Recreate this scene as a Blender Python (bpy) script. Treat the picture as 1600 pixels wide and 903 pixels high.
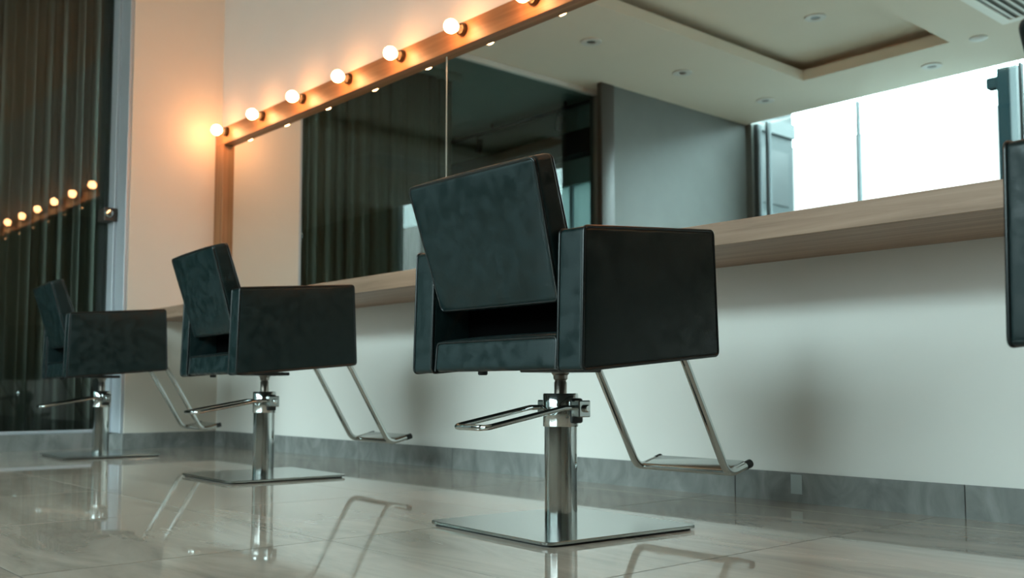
import bpy, bmesh, math, random
from mathutils import Vector, Matrix

random.seed(7)
PI = math.pi
S = bpy.context.scene
COL = S.collection
for o in list(bpy.data.objects):
    bpy.data.objects.remove(o)

# ------------------------------------------------------------------ camera
F_PX = 1547.0
cam_d = bpy.data.cameras.new('camera')
cam = bpy.data.objects.new('camera', cam_d)
COL.objects.link(cam)
cam.location = (0, 0, .4)
cam.rotation_euler = (math.radians(90 + 4.067), 0, math.radians(48.44))
cam_d.sensor_fit = 'HORIZONTAL'
cam_d.sensor_width = 36
cam_d.lens = F_PX / 1600 * 36
cam_d.shift_y = 45.5 / 1600
cam_d.clip_start = .05
cam_d.clip_end = 300
cam_d.dof.use_dof = True
cam_d.dof.focus_distance = 2.75
cam_d.dof.aperture_fstop = 3.6
S.camera = cam

# ------------------------------------------------------------------ world: an overcast sky
world = bpy.data.worlds.new('overcast_sky')
S.world = world
world.use_nodes = True
bg = world.node_tree.nodes['Background']
bg.inputs[0].default_value = (.74, 1.0, 1.04, 1)
bg.inputs[1].default_value = 21.5
S.view_settings.view_transform = 'Standard'
S.view_settings.look = 'None'
S.view_settings.gamma = 1
S.view_settings.use_curve_mapping = False
S.view_settings.exposure = -0.12

# room measures (metres); x runs along the mirror wall, y towards it
W = 3.097          # mirror wall
XL = -6.64         # end wall
XG = -6.91         # glass partition, set back
XR = 4.2           # far end behind the camera's right
YF = -3.32         # window wall
H = 3.44           # ceiling
WX0, WX1, SILL = -6.56, -.10, 1.0

# daylight portal in the window opening
pl = bpy.data.lights.new('window_daylight', 'AREA')
pl.shape = 'RECTANGLE'
pl.size = WX1 - WX0
pl.size_y = H - SILL
pl.cycles.is_portal = True
po = bpy.data.objects.new('window_daylight', pl)
COL.objects.link(po)
po.location = ((WX0 + WX1) / 2, YF - .16, (H + SILL) / 2)
po.rotation_euler = (PI / 2, 0, 0)

BULB_STRENGTH = 74.0
BULB_COLOR = (1.0, .42, .165, 1)

# ------------------------------------------------------------------ materials
def nt(m): return m.node_tree.nodes, m.node_tree.links

def mat(name, col, rough=.5, metal=0., spec=.5, coat=0., coat_rough=.05):
    m = bpy.data.materials.new(name)
    m.use_nodes = True
    b = m.node_tree.nodes['Principled BSDF']
    b.inputs['Base Color'].default_value = (*col, 1)
    b.inputs['Roughness'].default_value = rough
    b.inputs['Metallic'].default_value = metal
    b.inputs['Specular IOR Level'].default_value = spec
    b.inputs['Coat Weight'].default_value = coat
    b.inputs['Coat Roughness'].default_value = coat_rough
    return m

def coords(m, kind='Object', scale=(1, 1, 1), rot=(0, 0, 0), rnd=0.):
    n, l = nt(m)
    tc = n.new('ShaderNodeTexCoord')
    mp = n.new('ShaderNodeMapping')
    mp.inputs['Scale'].default_value = scale
    mp.inputs['Rotation'].default_value = rot
    l.new(tc.outputs[kind], mp.inputs['Vector'])
    if rnd:
        oi = n.new('ShaderNodeObjectInfo')
        mu = n.new('ShaderNodeMath'); mu.operation = 'MULTIPLY'; mu.inputs[1].default_value = rnd
        cb = n.new('ShaderNodeCombineXYZ')
        l.new(oi.outputs['Random'], mu.inputs[0])
        for i in range(3): l.new(mu.outputs[0], cb.inputs[i])
        l.new(cb.outputs[0], mp.inputs['Location'])
    return mp.outputs[0]

def noise(m, vec, scale, detail=4, rough=.55, dist=0.):
    n, l = nt(m)
    t = n.new('ShaderNodeTexNoise')
    t.inputs['Scale'].default_value = scale
    t.inputs['Detail'].default_value = detail
    t.inputs['Roughness'].default_value = rough
    t.inputs['Distortion'].default_value = dist
    l.new(vec, t.inputs['Vector'])
    return t.outputs['Fac']

def ramp(m, fac, stops):
    n, l = nt(m)
    r = n.new('ShaderNodeValToRGB')
    e = r.color_ramp.elements
    e[0].position, e[0].color = stops[0][0], (*stops[0][1], 1)
    e[1].position, e[1].color = stops[-1][0], (*stops[-1][1], 1)
    for p, c in stops[1:-1]:
        x = e.new(p); x.color = (*c, 1)
    l.new(fac, r.inputs[0])
    return r.outputs[0]

def g(v): return (v, v, v)

def link(m, sock, name):
    m.node_tree.links.new(sock, m.node_tree.nodes['Principled BSDF'].inputs[name])

def bump(m, fac, strength, dist=.01):
    n, l = nt(m)
    b = n.new('ShaderNodeBump')
    b.inputs['Strength'].default_value = strength
    b.inputs['Distance'].default_value = dist
    l.new(fac, b.inputs['Height'])
    link(m, b.outputs[0], 'Normal')

def leather():
    m = mat('black_leather', (.008, .010, .010), .42, spec=.30)
    v = coords(m, 'Object', rnd=5)
    f = noise(m, v, 24, 2, .5, .15)
    link(m, ramp(m, f, [(.38, g(.28)), (.62, g(.52))]), 'Roughness')
    link(m, ramp(m, f, [(.34, (.0060, .0142, .0143)), (.68, (.0085, .0200, .0207))]), 'Base Color')
    bump(m, noise(m, v, 260, 2), .12, .002)
    return m

def wood(name, dark, mid, light, rough=.45, sc=1., vert=False):
    m = mat(name, mid, rough, spec=.4)
    v = coords(m, 'Object', (26 * sc, 26 * sc, 1.1 * sc) if vert else (1.1 * sc, 26 * sc, 26 * sc))
    f = noise(m, v, 1.0, 6, .62, .9)
    link(m, ramp(m, f, [(.25, dark), (.48, mid), (.72, light)]), 'Base Color')
    bump(m, f, .06, .002)
    return m

def tile_mat():
    m = mat('polished_tile', (.36, .335, .30), .02, spec=.8)
    v = coords(m, 'Object', (.55, 2.6, 1), (0, 0, .12), rnd=37)
    f = noise(m, v, 1.9, 7, .6, 1.3)
    link(m, ramp(m, f, [(.28, (.28, .236, .192)), (.5, (.405, .347, .288)), (.75, (.51, .44, .367))]), 'Base Color')
    link(m, ramp(m, f, [(.3, g(.022)), (.7, g(.045))]), 'Roughness')
    return m

def stone_mat():
    m = mat('baseboard_stone', (.2, .2, .19), .16, spec=.5)
    v = coords(m, 'Object', (5.0, 5.0, 3.2), (.0, .75, .3), rnd=23)
    f = noise(m, v, 1.6, 5, .55, 1.2)
    link(m, ramp(m, f, [(.3, (.17, .172, .165)), (.5, (.235, .237, .225)), (.72, (.31, .31, .295))]), 'Base Color')
    return m

def painted(name, col, rough=.55, amt=.02, scale=3.):
    m = mat(name, col, rough, spec=.35)
    v = coords(m, 'Object')
    f = noise(m, v, scale, 3)
    lo = tuple(max(0, c - amt) for c in col); hi = tuple(c + amt for c in col)
    link(m, ramp(m, f, [(.3, lo), (.7, hi)]), 'Base Color')
    bump(m, noise(m, v, 160, 2), .03, .002)
    return m

def glass_mat(name, tint, ior=1.52, double=1.7):
    """thin architectural glass: clear (tinted) transmission plus Fresnel reflection"""
    m = bpy.data.materials.new(name); m.use_nodes = True
    n, l = nt(m); n.clear()
    out = n.new('ShaderNodeOutputMaterial')
    tr = n.new('ShaderNodeBsdfTransparent'); tr.inputs[0].default_value = (*tint, 1)
    gl = n.new('ShaderNodeBsdfGlossy'); gl.inputs['Roughness'].default_value = 0.0
    gl.inputs[0].default_value = (.95, 1, .98, 1)
    fr = n.new('ShaderNodeFresnel'); fr.inputs[0].default_value = ior
    mu = n.new('ShaderNodeMath'); mu.operation = 'MULTIPLY'; mu.use_clamp = True; mu.inputs[1].default_value = double
    mx = n.new('ShaderNodeMixShader')
    l.new(fr.outputs[0], mu.inputs[0]); l.new(mu.outputs[0], mx.inputs[0])
    l.new(tr.outputs[0], mx.inputs[1]); l.new(gl.outputs[0], mx.inputs[2])
    l.new(mx.outputs[0], out.inputs[0])
    return m

def frosted_mat(name, col):
    m = bpy.data.materials.new(name); m.use_nodes = True
    n, l = nt(m); n.clear()
    out = n.new('ShaderNodeOutputMaterial')
    t = n.new('ShaderNodeBsdfTranslucent'); t.inputs[0].default_value = (*col, 1)
    d = n.new('ShaderNodeBsdfDiffuse'); d.inputs[0].default_value = (.10, .13, .13, 1)
    a = n.new('ShaderNodeAddShader')
    l.new(t.outputs[0], a.inputs[0]); l.new(d.outputs[0], a.inputs[1]); l.new(a.outputs[0], out.inputs[0])
    return m

def emit_mat(name, col, s):
    m = bpy.data.materials.new(name); m.use_nodes = True
    b = m.node_tree.nodes['Principled BSDF']
    b.inputs['Base Color'].default_value = (.9, .9, .88, 1)
    b.inputs['Emission Color'].default_value = col
    b.inputs['Emission Strength'].default_value = s
    return m

M = dict(
    leather=leather(),
    piping=mat('leather_piping', (.006, .009, .009), .30),
    chrome=mat('chrome', (.62, .65, .64), .09, 1.),
    steel=mat('brushed_steel', (.48, .51, .50), .17, 1.),
    rod=mat('piston_steel', (.42, .38, .34), .28, 1.),
    rubber=mat('black_rubber', (.012, .013, .013), .5),
    blackmetal=mat('black_metal', (.018, .02, .02), .4),
    frame_wood=wood('honey_oak', (.22, .100, .040), (.33, .160, .068), (.42, .215, .10), .42),
    stile_wood=wood('honey_oak_upright', (.22, .100, .040), (.33, .160, .068), (.42, .215, .10), .42, vert=True),
    counter_wood=wood('pale_oak', (.24, .145, .092), (.37, .230, .155), (.47, .31, .218), .48),
    wall=painted('white_wall', (.80, .765, .715), .38, .008),
    pillar=painted('cream_wall', (.80, .735, .65), .5, .01),
    ceiling=painted('ceiling_white', (.76, .685, .575), .7, .008),
    greywall=painted('grey_wall', (.140, .152, .142), .5, .014, 1.4),
    brownpost=mat('brown_post', (.055, .047, .04), .4),
    tile=tile_mat(),
    grout=mat('grout', (.05, .048, .042), .9, spec=.1),
    stone=stone_mat(),
    mirror=mat('mirror_silver', (.80, .845, .825), 0.0, 1.),
    seam=mat('mirror_edge', (.55, .62, .58), .3),
    alu=mat('grey_aluminium', (.50, .53, .57), .42, .2),
    winframe=mat('window_frame_paint', (.07, .085, .09), .6, spec=.2),
    street=painted('sky_bright_facade', (.36, .315, .305), .7, .004, .5),  # facade and windows kept pale so they read as bright sky in the mirror
    street_glass=mat('sky_bright_window', (.34, .30, .29), .6, spec=.1),
    ventwhite=mat('vent_white', (.92, .90, .84), .5),
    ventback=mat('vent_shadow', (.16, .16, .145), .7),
    trimwhite=mat('white_trim', (.66, .64, .60), .45),
    glass=glass_mat('partition_glass', (.68, .77, .735), double=1.25),
    winglass=glass_mat('window_glass', (.93, .97, .96), double=1.2),
    filmglass=frosted_mat('frosted_window_film', (.055, .075, .074)),
    bronze=mat('bronze_socket', (.10, .075, .045), .35, .8),
    ceramic=mat('ceramic_neck', (.75, .62, .48), .4),
    bulb=emit_mat('lit_bulb', BULB_COLOR, BULB_STRENGTH),
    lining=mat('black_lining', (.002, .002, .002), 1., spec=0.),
    dark=mat('dark_void', (.02, .022, .02), .8),
    darkwall=painted('dark_grey_wall', (.30, .335, .30), .8, .01),
    greenwall=painted('muted_green_wall', (.36, .43, .40), .7, .012),
    curtain=mat('curtain_cloth', (.15, .158, .135), .9, spec=.1),
    facade=painted('blue_grey_facade', (.010, .0165, .018), .5, .002, .6),
    facade_light=mat('pale_facade_band', (.022, .031, .033), .5),
    facade_glass=mat('facade_glazing', (.007, .012, .0135), .4),
    concrete=mat('dark_teal_concrete', (.0028, .0060, .0068), .9, spec=0.),
    ground=mat('street_asphalt', (.10, .105, .105), .9),
    label=mat('painted_highlight', (.42, .45, .44), .12),  # pale tone of the highlight painted on the baseboard
    lens=mat('downlight_lens', (.10, .10, .09), .3),
)

# ------------------------------------------------------------------ geometry helpers
def obj(name, bm, m, parent=None, smooth=False, loc=None):
    me = bpy.data.meshes.new(name)
    bmesh.ops.recalc_face_normals(bm, faces=bm.faces)
    bm.to_mesh(me); bm.free()
    if smooth:
        for p in me.polygons: p.use_smooth = True
    me.materials.append(M[m])
    o = bpy.data.objects.new(name, me)
    COL.objects.link(o)
    if parent: o.parent = parent
    if loc: o.location = loc
    return o

def sharp(o, deg=35):
    me = o.data
    for p in me.polygons: p.use_smooth = True
    bm = bmesh.new(); bm.from_mesh(me)
    for e in bm.edges:
        if len(e.link_faces) == 2 and e.calc_face_angle(0) > math.radians(deg): e.smooth = False
    bm.to_mesh(me); bm.free()
    return o

def tag(o, label=None, cat=None, group=None, kind=None):
    if label: o['label'] = label
    if cat: o['category'] = cat
    if group: o['group'] = group
    if kind: o['kind'] = kind
    return o

def empty(name, loc, rz=0):
    o = bpy.data.objects.new(name, None)
    COL.objects.link(o)
    o.location = loc; o.rotation_euler = (0, 0, rz)
    o.empty_display_size = .1
    return o

def struct(o): o['kind'] = 'structure'; return o

def add_box(bm, x0, x1, y0, y1, z0, z1):
    v = [bm.verts.new(p) for p in ((x0, y0, z0), (x1, y0, z0), (x1, y1, z0), (x0, y1, z0),
                                   (x0, y0, z1), (x1, y0, z1), (x1, y1, z1), (x0, y1, z1))]
    for f in ((0, 3, 2, 1), (4, 5, 6, 7), (0, 1, 5, 4), (1, 2, 6, 5), (2, 3, 7, 6), (3, 0, 4, 7)):
        bm.faces.new([v[i] for i in f])
    return v

def box(name, x0, x1, y0, y1, z0, z1, m, parent=None, bev=0., seg=2):
    bm = bmesh.new()
    add_box(bm, x0, x1, y0, y1, z0, z1)
    if bev:
        bmesh.ops.bevel(bm, geom=bm.edges[:], offset=bev, segments=seg, affect='EDGES', profile=.5)
    o = obj(name, bm, m, parent)
    if bev and seg > 1: sharp(o, 50)
    return o

def cbox(name, x0, x1, y0, y1, z0, z1, m, parent=None, bev=0., seg=2):
    """box with its own origin at its centre"""
    cx, cy, cz = (x0 + x1) / 2, (y0 + y1) / 2, (z0 + z1) / 2
    o = box(name, x0 - cx, x1 - cx, y0 - cy, y1 - cy, z0 - cz, z1 - cz, m, parent, bev, seg)
    o.location = (cx, cy, cz)
    return o

def fillet(pts, r, n=6, closed=False):
    P = [Vector(p) for p in pts]; out = []
    N = len(P)
    for i, p in enumerate(P):
        if not closed and i in (0, N - 1):
            out.append(p); continue
        a, b = P[i - 1] - p, P[(i + 1) % N] - p
        la, lb = a.length, b.length
        a.normalize(); b.normalize()
        ang = a.angle(b)
        if ang > PI - .03: out.append(p); continue
        d = min(r / math.tan(ang / 2), la * .48, lb * .48)
        s, e = p + a * d, p + b * d
        for k in range(n + 1):
            t = k / n
            out.append(s * (1 - t) ** 2 + p * 2 * t * (1 - t) + e * t * t)
    return out

def add_tube(bm, pts, r, seg=10, closed=False, caps=True):
    P = [Vector(p) for p in pts]; N = len(P)
    rings = []; nrm = None
    for i in range(N):
        if closed: t = P[(i + 1) % N] - P[i - 1]
        else: t = P[min(i + 1, N - 1)] - P[max(i - 1, 0)]
        t.normalize()
        if nrm is None:
            nrm = t.orthogonal().normalized()
        else:
            nrm = (nrm - t * nrm.dot(t)).normalized()
        b = t.cross(nrm)
        rings.append([bm.verts.new(P[i] + nrm * r * math.cos(2 * PI * k / seg) + b * r * math.sin(2 * PI * k / seg)) for k in range(seg)])
    for i in range(N if closed else N - 1):
        A, B = rings[i], rings[(i + 1) % N]
        off = 0
        if closed and i == N - 1:
            off = min(range(seg), key=lambda s: (A[0].co - B[s].co).length)
        for k in range(seg):
            bm.faces.new((A[k], A[(k + 1) % seg], B[(k + 1 + off) % seg], B[(k + off) % seg]))
    if caps and not closed:
        bm.faces.new(rings[0]); bm.faces.new(rings[-1])

def tube(name, pts, r, m, parent=None, seg=12, closed=False):
    bm = bmesh.new(); add_tube(bm, pts, r, seg, closed)
    return sharp(obj(name, bm, m, parent), 50)

def lathe(name, prof, m, parent=None, seg=32, axis='z', center=(0, 0, 0), origin=None):
    """prof: (radius, height) pairs, revolved about the axis"""
    bm = bmesh.new(); rings = []
    for r, h in prof:
        ring = []
        for k in range(seg):
            a = 2 * PI * k / seg
            c, s = r * math.cos(a), r * math.sin(a)
            p = (c, s, h) if axis == 'z' else (c, -h, s) if axis == '-y' else (h, c, s)
            ring.append(bm.verts.new(Vector(p) + Vector(center)))
        rings.append(ring)
    for A, B in zip(rings, rings[1:]):
        for k in range(seg):
            bm.faces.new((A[k], A[(k + 1) % seg], B[(k + 1) % seg], B[k]))
    bm.faces.new(rings[0]); bm.faces.new(rings[-1])
    bmesh.ops.remove_doubles(bm, verts=bm.verts, dist=1e-6)
    return sharp(obj(name, bm, m, parent, loc=origin), 40)

def cushion(name, hexa, r, bulge, m, parent=None, n=6, arc=4):
    """a padded block: hexa gives 8 corners as hexa[ix][iy][iz]; edges rounded by r, faces swelled by bulge (x, y, z)"""
    c = [[[Vector(hexa[i][j][k]) for k in (0, 1)] for j in (0, 1)] for i in (0, 1)]
    def avg(d):
        s = 0
        for a in (0, 1):
            for b in (0, 1):
                p, q = ((c[0][a][b], c[1][a][b]), (c[a][0][b], c[a][1][b]), (c[a][b][0], c[a][b][1]))[d]
                s += (q - p).length
        return s / 8
    h = [avg(0), avg(1), avg(2)]
    def axis(hh):
        inn = hh - r
        lo = [-(inn + r * math.tan(PI / 4 * k / arc)) for k in range(arc, 0, -1)]
        mid = [-inn + 2 * inn * k / n for k in range(n + 1)]
        return lo + mid + [-x for x in reversed(lo)]
    ax = [axis(v) for v in h]
    bm = bmesh.new(); cache = {}
    def vert(i, j, k):
        key = (i, j, k)
        if key in cache: return cache[key]
        p = Vector((ax[0][i], ax[1][j], ax[2][k]))
        q = Vector([max(-(h[d] - r), min(h[d] - r, p[d])) for d in range(3)])
        d = p - q
        if d.length > 1e-9: d = d.normalized() * r
        s = q + d
        u = [s[d_] / h[d_] for d_ in range(3)]
        for a in range(3):
            if bulge[a]:
                b_, c_ = [x for x in range(3) if x != a]
                s[a] += bulge[a] * u[a] * (1 - u[b_] ** 4) * (1 - u[c_] ** 4)
        t = [(s[d_] / h[d_] + 1) / 2 for d_ in range(3)]
        out = Vector((0, 0, 0))
        for a in (0, 1):
            for b_ in (0, 1):
                for c_ in (0, 1):
                    w = (t[0] if a else 1 - t[0]) * (t[1] if b_ else 1 - t[1]) * (t[2] if c_ else 1 - t[2])
                    out += c[a][b_][c_] * w
        cache[key] = bm.verts.new(out)
        return cache[key]
    L = [len(x) - 1 for x in ax]
    for d in range(3):
        a, b = [x for x in range(3) if x != d]
        for side in (0, L[d]):
            for i in range(L[a]):
                for j in range(L[b]):
                    f = []
                    for di, dj in ((0, 0), (1, 0), (1, 1), (0, 1)):
                        idx = [0, 0, 0]; idx[d] = side; idx[a] = i + di; idx[b] = j + dj
                        f.append(vert(*idx))
                    bm.faces.new(f)
    return obj(name, bm, m, parent, smooth=True)

def children(o): return [c for c in bpy.data.objects if c.parent == o]

def copy_tree(o, parent=None):
    c = o.copy(); COL.objects.link(c); c.parent = parent
    for ch in children(o):
        if ch is not c: copy_tree(ch, c)
    return c

# ------------------------------------------------------------------ the room shell
# floor: a grout bed that carries one polished slab per tile
floor = struct(box('floor', XG, XR, YF - .1, W, -.06, -.0006, 'grout'))
TX, TY, JX, JY = .85, .757, -2.31, 1.395
tile_mesh = {}
def tiles():
    xs = [JX + TX * k for k in range(-6, 9)]
    ys = [JY + TY * k for k in range(-7, 4)]
    gap = .0019
    for i in range(len(xs) - 1):
        for j in range(len(ys) - 1):
            x0, x1 = max(xs[i], XG + .001), min(xs[i + 1], XR)
            y0, y1 = max(ys[j], YF), min(ys[j + 1], W)
            if x1 - x0 < .02 or y1 - y0 < .02: continue
            key = (round(x1 - x0, 3), round(y1 - y0, 3))
            cx, cy = (x0 + x1) / 2, (y0 + y1) / 2
            if key not in tile_mesh:
                hx, hy = (x1 - x0) / 2 - gap, (y1 - y0) / 2 - gap
                t = box('tile', -hx, hx, -hy, hy, -.012, 0, 'tile', floor)
                tile_mesh[key] = t.data
            else:
                t = bpy.data.objects.new('tile', tile_mesh[key]); COL.objects.link(t); t.parent = floor
            t.location = (cx, cy, 0)
tiles()

struct(box('wall_back', XL - .5, XR + .15, W, W + .15, 0, H + .3, 'wall'))
struct(box('wall_right', XR, XR + .15, YF - .15, W, 0, H + .3, 'darkwall'))
# window wall: parapet below, solid piece right of the windows, short pier at the corner
bm = bmesh.new()
add_box(bm, XL - .3, XR, YF - .2, YF, 0, SILL)
add_box(bm, WX1, XR, YF - .2, YF, SILL, H + .3)
add_box(bm, XL - .3, WX0, YF - .2, YF, SILL, H + .3)
struct(obj('wall_front', bm, 'greywall'))
# end wall: white pillar by the mirror, grey panel beyond the brown post
struct(cbox('wall_pillar', XL - .33, XL, 2.45, W, 0, H, 'pillar'))
struct(cbox('wall_left', XL - .33, XL, YF, -1.07, 0, H, 'greywall'))
struct(cbox('trim_1', XL - .05, XL + .012, -1.07, -.885, 0, H, 'brownpost', bev=.004))

# ceiling with its sunken tray
T0, T1, T2, T3 = -5.28, -3.82, -2.36, 1.35
bm = bmesh.new()
zt = H + .10
add_box(bm, XL - .33, T0, YF, W, H, zt)
add_box(bm, T1, XR, YF, W, H, zt)
add_box(bm, T0, T1, YF, T2, H, zt)
add_box(bm, T0, T1, T3, W, H, zt)
cv = .20; z2 = H + .19
add_box(bm, T0 - cv - .05, T0 - cv, T2 - cv, T3 + cv, zt, z2)
add_box(bm, T1 + cv, T1 + cv + .05, T2 - cv, T3 + cv, zt, z2)
add_box(bm, T0 - cv, T1 + cv, T2 - cv - .05, T2 - cv, zt, z2)
add_box(bm, T0 - cv, T1 + cv, T3 + cv, T3 + cv + .05, zt, z2)
add_box(bm, T0 - cv, T1 + cv, T2 - cv, T3 + cv, z2, z2 + .05)
struct(obj('ceiling', bm, 'ceiling'))

# baseboards cut from stone, one piece per length
bb = struct(box('baseboard_back', XL, XR, W - .003, W, 0, .100, 'grout'))
x = -2.228 - TX * 6
while x < XR:
    a, b = max(x, XL) + .001, min(x + TX, XR) - .001
    if b - a > .05: cbox('baseboard_piece', a, b, W - .014, W - .001, -.002, .104, 'stone', bb, .002, 1)
    x += TX
be = struct(box('baseboard_left', XL, XL + .003, 2.45, W - .014, 0, .100, 'grout'))
cbox('baseboard_piece', XG + .031, XL + .014, 2.4365, 2.4495, -.002, .104, 'stone', be, .002, 1)
cbox('baseboard_piece', XL + .001, XL + .014, 2.45, W - .0145, -.002, .104, 'stone', be, .002, 1)
b2 = struct(box('baseboard_partition', XG, XG + .003, -.88, 2.45, 0, .100, 'grout'))
for k in range(4):
    cbox('baseboard_piece', XG + .001, XG + .03, 2.446 - .832 * (k + 1), 2.444 - .832 * k, -.002, .104, 'stone', b2, .002, 1)
b3 = struct(box('baseboard_grey_wall', XL, XL + .003, YF, -1.07, 0, .100, 'grout'))
cbox('baseboard_piece', XL + .001, XL + .014, YF + .002, -1.07, -.002, .104, 'stone', b3, .002, 1)

# ------------------------------------------------------------------ windows
w1 = struct(box('window_1', WX0, WX1, YF - .15, YF - .02, SILL, SILL + .05, 'winframe'))
for x0, x1 in ((-6.56, -6.50), (-6.405, -6.375), (-5.287, -5.273), (-3.64, -3.615), (-1.98, -1.955), (-.15, -.10)):
    cbox('window_mullion', x0, x1, YF - .12, YF - .04, SILL + .05, H, 'winframe', w1, .004, 1)
for a, b in ((-6.50, -6.405), (-6.375, -5.287), (-5.273, -3.64), (-3.615, -1.98), (-1.955, -.15)):
    bm = bmesh.new()
    v = [bm.verts.new(p) for p in ((a, YF - .08, SILL + .05), (b, YF - .08, SILL + .05), (b, YF - .08, H), (a, YF - .08, H))]
    bm.faces.new(v)
    obj('window_pane', bm, 'winglass', w1)

# ------------------------------------------------------------------ glass partition in the end wall
gp = empty('glass_partition', (XG, 0, 0))
tag(gp, 'dark floor to ceiling glass partition with grey metal jamb beside the white pillar', 'partition')
def gbox(name, x0, x1, y0, y1, z0, z1, m, bev=.003): return cbox(name, x0, x1, y0, y1, z0, z1, m, gp, bev, 1)
gbox('jamb', -.02, .10, 2.405, 2.449, .104, H - .03, 'alu')
gbox('jamb_stop', .10, .262, 2.425, 2.449, .104, H - .03, 'alu')
gbox('top_rail', -.02, .05, -1.068, 2.405, H - .045, H - .001, 'trimwhite')
gbox('bottom_rail', -.02, .028, -1.068, 2.405, .104, .125, 'alu')
for a, b in ((.776, 2.405), (-1.065, .774)):
    bm = bmesh.new()
    v = [bm.verts.new(p) for p in ((0, a, .125), (0, b, .125), (0, b, H - .045), (0, a, H - .045))]
    bm.faces.new(v); obj('pane', bm, 'glass', gp)
pf = gbox('patch_lock', -.018, .12, 2.335, 2.424, 1.535, 1.625, 'brownpost')
lk = lathe('lock_knob', [(0, 0), (.030, 0), (.030, .010), (.026, .016), (.022, .022), (0, .024)], 'chrome', gp, 24, 'x', (.12, 2.366, 1.585))

# the dim room behind the glass
NB = -10.6
struct(box('floor_next_room', NB, XG - .001, -1.4, W + .5, -.06, -.001, 'darkwall'))
struct(box('ceiling_next_room', NB, XG - .05, -1.4, W + .5, H + .02, H + .15, 'darkwall'))
struct(box('wall_next_room_far', NB - .1, NB, -1.4, W + .5, 0, H + .1, 'darkwall'))
bm = bmesh.new()
add_box(bm, NB, XL - .33, -1.5, -1.4, 0, .4)
add_box(bm, NB, XL - .33, -1.5, -1.4, 2.62, H + .1)
add_box(bm, NB, -9.1, -1.5, -1.4, .4, 2.62)
struct(obj('wall_next_room_side', bm, 'greenwall'))
w2 = struct(box('window_2', -9.1, XL - .33, -1.48, -1.42, .4, .44, 'alu'))
bm = bmesh.new()
bm.faces.new([bm.verts.new(p) for p in ((-9.1, -1.45, .44), (XL - .33, -1.45, .44), (XL - .33, -1.45, 2.62), (-9.1, -1.45, 2.62))])
obj('tinted_pane', bm, 'filmglass', w2)
for x_ in (-8.35, -7.62): cbox('window_mullion', x_, x_ + .04, -1.48, -1.42, .44, 2.62, 'alu', w2)
struct(box('wall_next_room_back', NB, XL - .5, W + .4, W + .5, 0, H + .1, 'darkwall'))
hb = cbox('header_beam', NB + .01, XL - .335, -1.395, -1.21, 2.89, 3.14, 'dark')
tag(hb, 'long dark beam behind the glass, below the track with two spotlights', 'beam')

# curtain: a pleated sheet with thickness
bm = bmesh.new()
cy0, cy1, cols_ = .35, W + .3, 420
zc = [.03, .8, 1.7, 2.6, H - .06]
rows = []
for zi, z in enumerate(zc):
    row = []
    for i in range(cols_ + 1):
        t = i / cols_; y = cy0 + (cy1 - cy0) * t
        ph = 2 * PI * (y * 7.2 + .35 * math.sin(y * 3.1) + .25 * math.sin(y * 7.7 + 1))
        amp = .025 * (.7 + .3 * math.sin(y * 5.3 + .4)) * (1 + .15 * math.sin(zi + y))
        row.append(bm.verts.new((-7.46 + amp * math.sin(ph) + .012 * math.sin(2.3 * ph), y + .012 * math.cos(ph * 2), z)))
    rows.append(row)
for A, B in zip(rows, rows[1:]):
    for i in range(cols_): bm.faces.new((A[i], A[i + 1], B[i + 1], B[i]))
cu = obj('pleated_curtain', bm, 'curtain', smooth=True)
sm = cu.modifiers.new('thickness', 'SOLIDIFY'); sm.thickness = .004
tag(cu, 'dark grey green pleated curtain hanging behind the glass partition', 'curtain')
ct = cbox('curtain_track', -7.50, -7.42, cy0 - .1, W + .35, H - .06, H + .018, 'darkwall')
tag(ct, 'ceiling track carrying the dark pleated curtain', 'curtain track')

tr = empty('track_light', (-8.3, -1.13, 3.38))
tag(tr, 'thin black ceiling track with two spotlights behind the glass', 'track light')
cbox('rail', -1.9, 1.3, -.02, .02, -.02, .015, 'blackmetal', tr)
for k in range(3): cbox('hanger', -1.5 + k * 1.2, -1.47 + k * 1.2, -.006, .006, .015, .078, 'blackmetal', tr)
for px in (.8, -.55):
    sp = tube('spotlight', [(px + .03, 0, -.06), (px - .035, -.03, -.20)], .032, 'blackmetal', tr, 14)
    tube('spotlight_stem', [(px, 0, -.018), (px, 0, -.09)], .008, 'blackmetal', sp, 8)

# ------------------------------------------------------------------ mirror, frame and counter
mr = empty('wall_mirror', (XL, W, .935))
tag(mr, 'long wall mirror in a honey oak frame above the counter', 'mirror')
FB, FT_ = 2.120, 2.243
def mbox(name, x0, x1, y0, y1, z0, z1, m, bev=0.): return cbox(name, x0 - XL, x1 - XL, y0 - W, y1 - W, z0 - .935, z1 - .935, m, mr, bev, 1)
MX1 = 2.2
mbox('frame_top_rail', XL + .001, MX1, W - .05, W - .001, FB, FT_, 'frame_wood', .0015)
st = mbox('frame_stile', XL + .001, XL + .13, W - .05, W - .001, .936, FB - .0005, 'stile_wood', .0015)
mbox('frame_stile', MX1 - .12, MX1, W - .05, W - .001, .936, FB - .0005, 'stile_wood', .0015)
sx = -3.995
mbox('mirror_panel', XL + .13, sx - .0035, W - .008, W - .002, .936, FB, 'mirror')
mbox('mirror_panel', sx + .0035, MX1 - .12, W - .008, W - .002, .936, FB, 'mirror')
mbox('seam_strip', sx - .0034, sx + .0034, W - .009, W - .002, .936, FB, 'seam')

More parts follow.
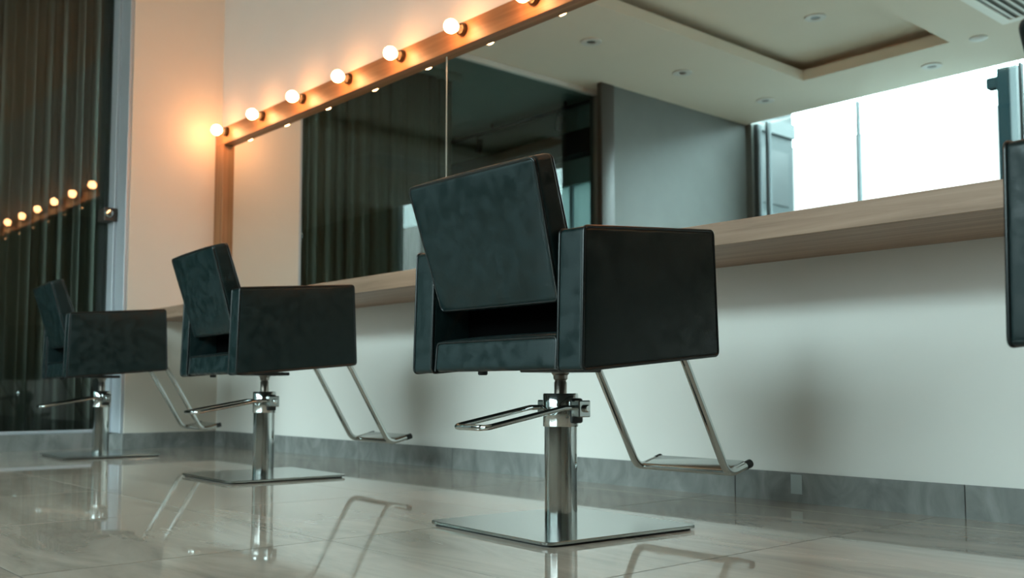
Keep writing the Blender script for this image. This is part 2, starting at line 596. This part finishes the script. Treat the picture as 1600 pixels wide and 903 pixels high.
cs = empty('counter_shelf', (XL, W, .861))
tag(cs, 'thick pale oak counter shelf running below the mirror', 'counter')
CF = 2.60
def kbox(name, x0, x1, y0, y1, z0, z1, m, bev=0.): return cbox(name, x0 - XL, x1 - XL, y0 - W, y1 - W, z0 - .861, z1 - .861, m, cs, bev, 1)
kbox('front_fascia', XL + .002, MX1, CF, CF + .02, .861, .935, 'counter_wood', .0012)
kbox('underside_board', XL + .002, MX1, CF + .0205, W - .001, .861, .879, 'counter_wood')
kbox('top_board', XL + .002, MX1, CF + .0205, W - .0505, .917, .935, 'counter_wood')

# bulbs on the frame
ordinals = ['first', 'second', 'third', 'fourth', 'fifth', 'sixth', 'seventh', 'eighth', 'ninth', 'tenth', 'eleventh', 'twelfth', 'thirteenth', 'fourteenth']
proto = None
for k in range(14):
    xb = -6.455 + .53 * k
    if proto is None:
        t = empty('globe_bulb', (xb, W - .05, 2.2))
        lathe('socket', [(0, 0), (.030, 0), (.0325, .004), (.0325, .018), (.028, .026), (.022, .028), (.0, .028)], 'bronze', t, 28, '-y', (0, 0, 0))
        lathe('neck', [(0, .026), (.0185, .026), (.0175, .036), (.021, .046), (0, .046)], 'ceramic', t, 24, '-y', (0, 0, 0))
        R = .036; cyb = .080
        prof = [(R * math.sin(PI * i / 16), cyb - R * math.cos(PI * i / 16)) for i in range(17)]
        prof[0] = (0, prof[0][1]); prof[-1] = (0, prof[-1][1])
        b = lathe('glass_globe', prof, 'bulb', t, 28, '-y', (0, 0, 0))
        for p in b.data.polygons: p.use_smooth = True
        proto = t
    else:
        t = copy_tree(proto); t.location.x = xb
    lab = 'lit warm globe bulb on the oak mirror frame, %s from the room corner' % ordinals[k]
    tag(t, lab, 'light bulb', 'globe bulbs along the mirror frame')

# ------------------------------------------------------------------ styling chairs
def make_chair():
    c = empty('styling_chair', (0, 0, 0))
    xo, xi = .356, .263
    RB, RT, FT, FBm = (-.272, .444), (-.262, .808), (.268, .851), (.284, .493)
    for s in (-1, 1):
        x0, x1 = sorted((s * xi, s * xo))
        hx = [[[(x, *RB), (x, *RT)], [(x, *FBm), (x, *FT)]] for x in (x0, x1)]
        a = cushion('armrest', hx, .013, (.003, 0, .002), 'leather', c, 8)
        for xx in (x0 + .0035, x1 - .0035):
            q = [(xx, RB[0] + .002, RB[1] + .002), (xx, RT[0] + .002, RT[1] - .001), (xx, FT[0] - .002, FT[1] - .001), (xx, FBm[0] - .002, FBm[1] + .002)]
            tube('piping', fillet(q, .014, 5, True), .0048, 'piping', a, 8, True)
    # seat block between the arms
    e = .2615
    hx = [[[(x, -.266, .447), (x, -.258, .538)], [(x, .272, .497), (x, .262, .60)]] for x in (-e, e)]
    st = cushion('seat', hx, .016, (0, .004, .004), 'leather', c, 8)
    tube('piping', fillet([(-e + .008, -.265, .45), (-e + .010, -.2585, .533), (e - .010, -.2585, .533), (e - .008, -.265, .45)], .014, 4), .0042, 'piping', st, 8)
    hx = [[[(x, .0, .555), (x, .01, .665)], [(x, .268, .585), (x, .258, .690)]] for x in (-.258, .258)]
    cushion('seat_cushion', hx, .022, (0, .006, .012), 'leather', c, 8)
    # leaning back pad
    def bk(x, t, f):      # x side, t 0 bottom..1 top, f 0 rear..1 front
        hw = .250 + .024 * t
        y = -.243 + (-.352 + .243) * t; z = .622 + (.988 - .622) * t
        th = .092 - .022 * t
        return (x * hw - .008, y + .958 * th * f, z + .283 * th * f)
    hx = [[[bk(x, 0, 0), bk(x, 1, 0)], [bk(x, 0, 1), bk(x, 1, 1)]] for x in (-1, 1)]
    b = cushion('backrest', hx, .016, (.002, .008, .004), 'leather', c, 10)
    for f in (.05, .95):
        q = [bk(-.985, .015, f), bk(-.985, .987, f), bk(.985, .987, f), bk(.985, .015, f)]
        tube('piping', fillet(q, .016, 5, True), .0044, 'piping', b, 8, True)
    # seam down the two narrow sides of the pad
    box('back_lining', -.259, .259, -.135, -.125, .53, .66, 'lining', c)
    # under the seat
    box('mount_plate', -.085, .085, -.085, .085, .447, .462, 'blackmetal', c, .003, 1)
    lathe('mount_bolt', [(0, .438), (.011, .438), (.014, .441), (.014, .452), (0, .452)], 'blackmetal', c, 16, 'z', (-.115, -.2, .0))
    lathe('piston', [(0, .37), (.0185, .37), (.0185, .418), (.0165, .421), (.0165, .424), (.021, .428), (.021, .438), (.026, .443), (.026, .449), (0, .449)], 'rod', c, 28)
    cy = lathe('cylinder', [(0, .0135), (.0475, .0135), (.0475, .292), (0, .292)], 'chrome', c, 48)
    lathe('collar', [(0, .290), (.0505, .290), (.0515, .292), (.0515, .383), (.0495, .386), (.020, .386), (.020, .380), (0, .380)], 'chrome', c, 48)
    # pump pedal: U-shaped loop straddling the collar, pointing behind the chair
    lp = fillet([(.064, .012, .345), (.064, -.05, .345), (.063, -.335, .296), (-.063, -.345, .296), (-.063, -.06, .345), (-.063, .012, .345)], .022, 6)
    pd = tube('pump_pedal', lp, .0078, 'chrome', c, 12)
    box('tread', -.048, .048, -.349, -.330, .288, .304, 'chrome', pd, .004, 2)
    for s in (-1, 1):
        x0, x1 = sorted((s * .054, s * .088))
        hb_ = box('pedal_hub', x0, x1, -.012, .036, .318, .366, 'steel', pd, .003, 1)
        box('hub_pad', *sorted((s * .044, s * .060)), -.010, .034, .300, .372, 'rubber', pd, .006, 2)
    lathe('hub_bolt', [(0, .088), (.011, .088), (.011, .096), (.008, .099), (0, .099)], 'chrome', pd, 16, 'x', (0, .014, .343))
    # square floor plate on a dark pad
    def plate(name, half, rad, z0, z1, m, bev=0.):
        bm = bmesh.new()
        pts = fillet([(-half, -half, 0), (half, -half, 0), (half, half, 0), (-half, half, 0)], rad, 8, True)
        lo = [bm.verts.new((p.x, p.y, z0)) for p in pts]
        hi = [bm.verts.new((p.x, p.y, z1 - bev)) for p in pts]
        k = (half - bev) / half
        tp = [bm.verts.new((p.x * k, p.y * k, z1)) for p in pts]
        N = len(pts)
        for A, B in ((lo, hi), (hi, tp)):
            for i in range(N): bm.faces.new((A[i], A[(i + 1) % N], B[(i + 1) % N], B[i]))
        bm.faces.new(lo); bm.faces.new(tp)
        return sharp(obj(name, bm, m, c), 30)
    plate('base_plate', .278, .034, .006, .0138, 'steel', .0012)
    plate('base_pad', .268, .03, 0.0, .006, 'rubber', .0005)
    # footrest
    for s in (-1, 1):
        x = s * .185
        ft = tube('footrest_tube', fillet([(x, .245, .56), (x, .300, .545), (x, .348, .474), (x, .548, .131), (x, .655, .157)], .055, 8), .0128, 'chrome', c, 16)
        tube('end_cap', [(x, .640, .1530), (x, .668, .1605)], .0136, 'rubber', ft, 16)
    fp = box('foot_plate', -.1725, .1725, 0, .094, -.005, .005, 'steel', c, .003, 2)
    fp.location = (0, .564, .141); fp.rotation_euler = (math.radians(15), 0, 0)
    tube('front_bar', [(-.178, .004, -.006), (.178, .004, -.006)], .0105, 'chrome', fp, 14)
    tube('rear_bar', [(-.178, .088, -.003), (.178, .088, -.003)], .0065, 'chrome', fp, 12)
    return c

ch = make_chair()
chairs = [
    (-2.076, 2.03, 0, 'black leather styling chair standing alone in sharp focus, nearest whole chair'),
    (-4.156, 2.169, -5.2, 'black leather styling chair in the middle of the row, in front of the mirror corner'),
    (-6.115, 2.118, -6.3, 'black leather styling chair furthest away, beside the dark glass partition'),
    (-.340, 2.03, -5, 'black leather styling chair cut off by the right edge of the picture'),
]
for i, (x, y, a, lab) in enumerate(chairs):
    o = ch if i == 0 else copy_tree(ch)
    o.location = (x, y, 0); o.rotation_euler.z = math.radians(a)
    tag(o, lab, 'chair', 'styling chairs along the mirror')
    for p in children(o):
        if p.name.split('.')[0] in ('base_plate', 'base_pad'): p.rotation_euler.z = math.radians((-4, 2.5, 2.5, 0)[i])
    if i:           # these are pumped a little higher
        for p in children(o):
            if p.name.split('.')[0] not in ('base_plate', 'base_pad', 'cylinder', 'collar', 'pump_pedal'): p.location.z += (0, .012, .016, .028)[i]

# ------------------------------------------------------------------ ceiling fittings (seen in the mirror)
dl0 = None
for x, y, z, lab in ((-5.90, .02, H, 'round recessed ceiling downlight nearest the glass partition top'),
                     (-5.91, -1.26, H, 'round recessed ceiling downlight in front of the grey wall, middle of its line'),
                     (-5.915, -2.645, H, 'round recessed ceiling downlight closest to the window corner'),
                     (-4.22, -2.86, H, 'round recessed ceiling downlight between the sunken tray and the bright window'),
                     (-4.55, -1.39, H + .19, 'round ceiling downlight inside the sunken ceiling tray')):
    if dl0 is None:
        t = empty('downlight', (x, y, z))
        lathe('trim_ring', [(.040, 0), (.092, 0), (.094, -.004), (.090, -.010), (.044, -.010), (.040, -.004), (.040, 0)], 'trimwhite', t, 32)
        lathe('lens', [(0, -.002), (.0395, -.002), (.038, -.005), (0, -.004)], 'lens', t, 28)
        dl0 = t
    else:
        t = copy_tree(dl0); t.location = (x, y, z)
    tag(t, lab, 'downlight', 'recessed ceiling lights')
sd = lathe('smoke_detector', [(0, 0), (.075, 0), (.075, -.006), (.06, -.014), (0, -.016)], 'trimwhite', None, 32, 'z', (0, 0, 0), (-3.606, -2.44, H))
tag(sd, 'small white round smoke detector on the ceiling near the air vent', 'smoke detector')
av = empty('air_vent', (-2.95, -1.5, H))
tag(av, 'white framed ceiling air vent with long slats at the top right', 'air vent')
def vbox(n, a, b, c_, d, e, f_, m): return cbox(n, a, b, c_, d, e, f_, m, av, .002, 1)
vbox('frame_bar', -.37, -.29, -.74, .74, -.014, 0, 'ventwhite'); vbox('frame_bar', .29, .37, -.74, .74, -.014, 0, 'ventwhite')
vbox('frame_bar', -.29, .29, -.74, -.66, -.014, 0, 'ventwhite'); vbox('frame_bar', -.29, .29, .66, .74, -.014, 0, 'ventwhite')
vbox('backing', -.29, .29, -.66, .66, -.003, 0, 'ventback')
for k in range(9):
    s_ = vbox('slat', -.02, .02, -.658, .658, -.0015, .0015, 'trimwhite')
    s_.location = (-.252 + k * .063, 0, -.011); s_.rotation_euler = (0, math.radians(18), 0)

# added pale slip that paints a reflected highlight on the stone baseboard under the counter
lb = cbox('baseboard_highlight', -1.99, -1.945, W - .0155, W - .0142, .03, .098, 'label')
tag(lb, 'small pale painted highlight on the grey stone baseboard', 'label')

# ------------------------------------------------------------------ outside the windows
struct(box('ground', -70, 40, -90, YF - .25, -.5, -.3, 'ground'))
ob = empty('office_building', (-25.4, -20, -.3))
tag(ob, 'blue grey office tower outside, seen at the left edge of the window', 'building')
box('wall', -5, 5, -6, 6, 0, 38, 'facade', ob)
for k in range(10):
    z = 3.0 + k * 3.5
    f = box('floor_band', 4.99, 5.12, -6, 6, z, z + .55, 'facade_light', ob)
    for j in range(5):
        y = -5.6 + j * 2.3
        box('window', 4.99, 5.05, y, y + 1.8, z + .9, z + 2.9, 'facade_glass', ob)
for k, (xa, xb, hh) in enumerate(((-62, -44, 11.9), (-43.6, -27, 12.2), (-26.6, -12, 12.0), (-11.6, 4, 12.3), (4.4, 22, 11.9), (22.4, 42, 12.1), (42.4, 62, 12))):
    rb = empty('sky_blocking_building', ((xa + xb) / 2, -37, -.3))  # added row, raised to cut off low sky light and sharpen shadows
    tag(rb, 'added pale building cutting off low sky light across the street, %s of seven from the tower side' % ordinals[k], 'building', 'added buildings that cut off low sky light')
    hw = (xb - xa) / 2
    box('wall', -hw, hw, -3, 2, 0, hh, 'street', rb)
    box('roof_edge', -hw, hw, -3, 2, hh + .001, hh + .25, 'street', rb)
    nw = int(hw * 2 / 2.6)
    for fl in range(3):
        for j in range(nw):
            xx = -hw + .8 + j * 2.6
            box('window', xx, xx + 1.5, 1.96, 2.05, 1.6 + fl * 3.4, 3.6 + fl * 3.4, 'street_glass', rb)
cp = empty('concrete_pylon', (-7.87, -14, -.3))
tag(cp, 'dark teal pylon with a short side arm outside the bright window', 'pylon')
box('shaft', -.18, .06, -.2, .2, 0, 7.05, 'concrete', cp, .02, 1)
box('side_face', .06, .20, -.16, .16, 0, 7.05, 'facade', cp)
box('arm', -.42, -.18, -.12, .12, 6.68, 6.92, 'concrete', cp, .02, 1)
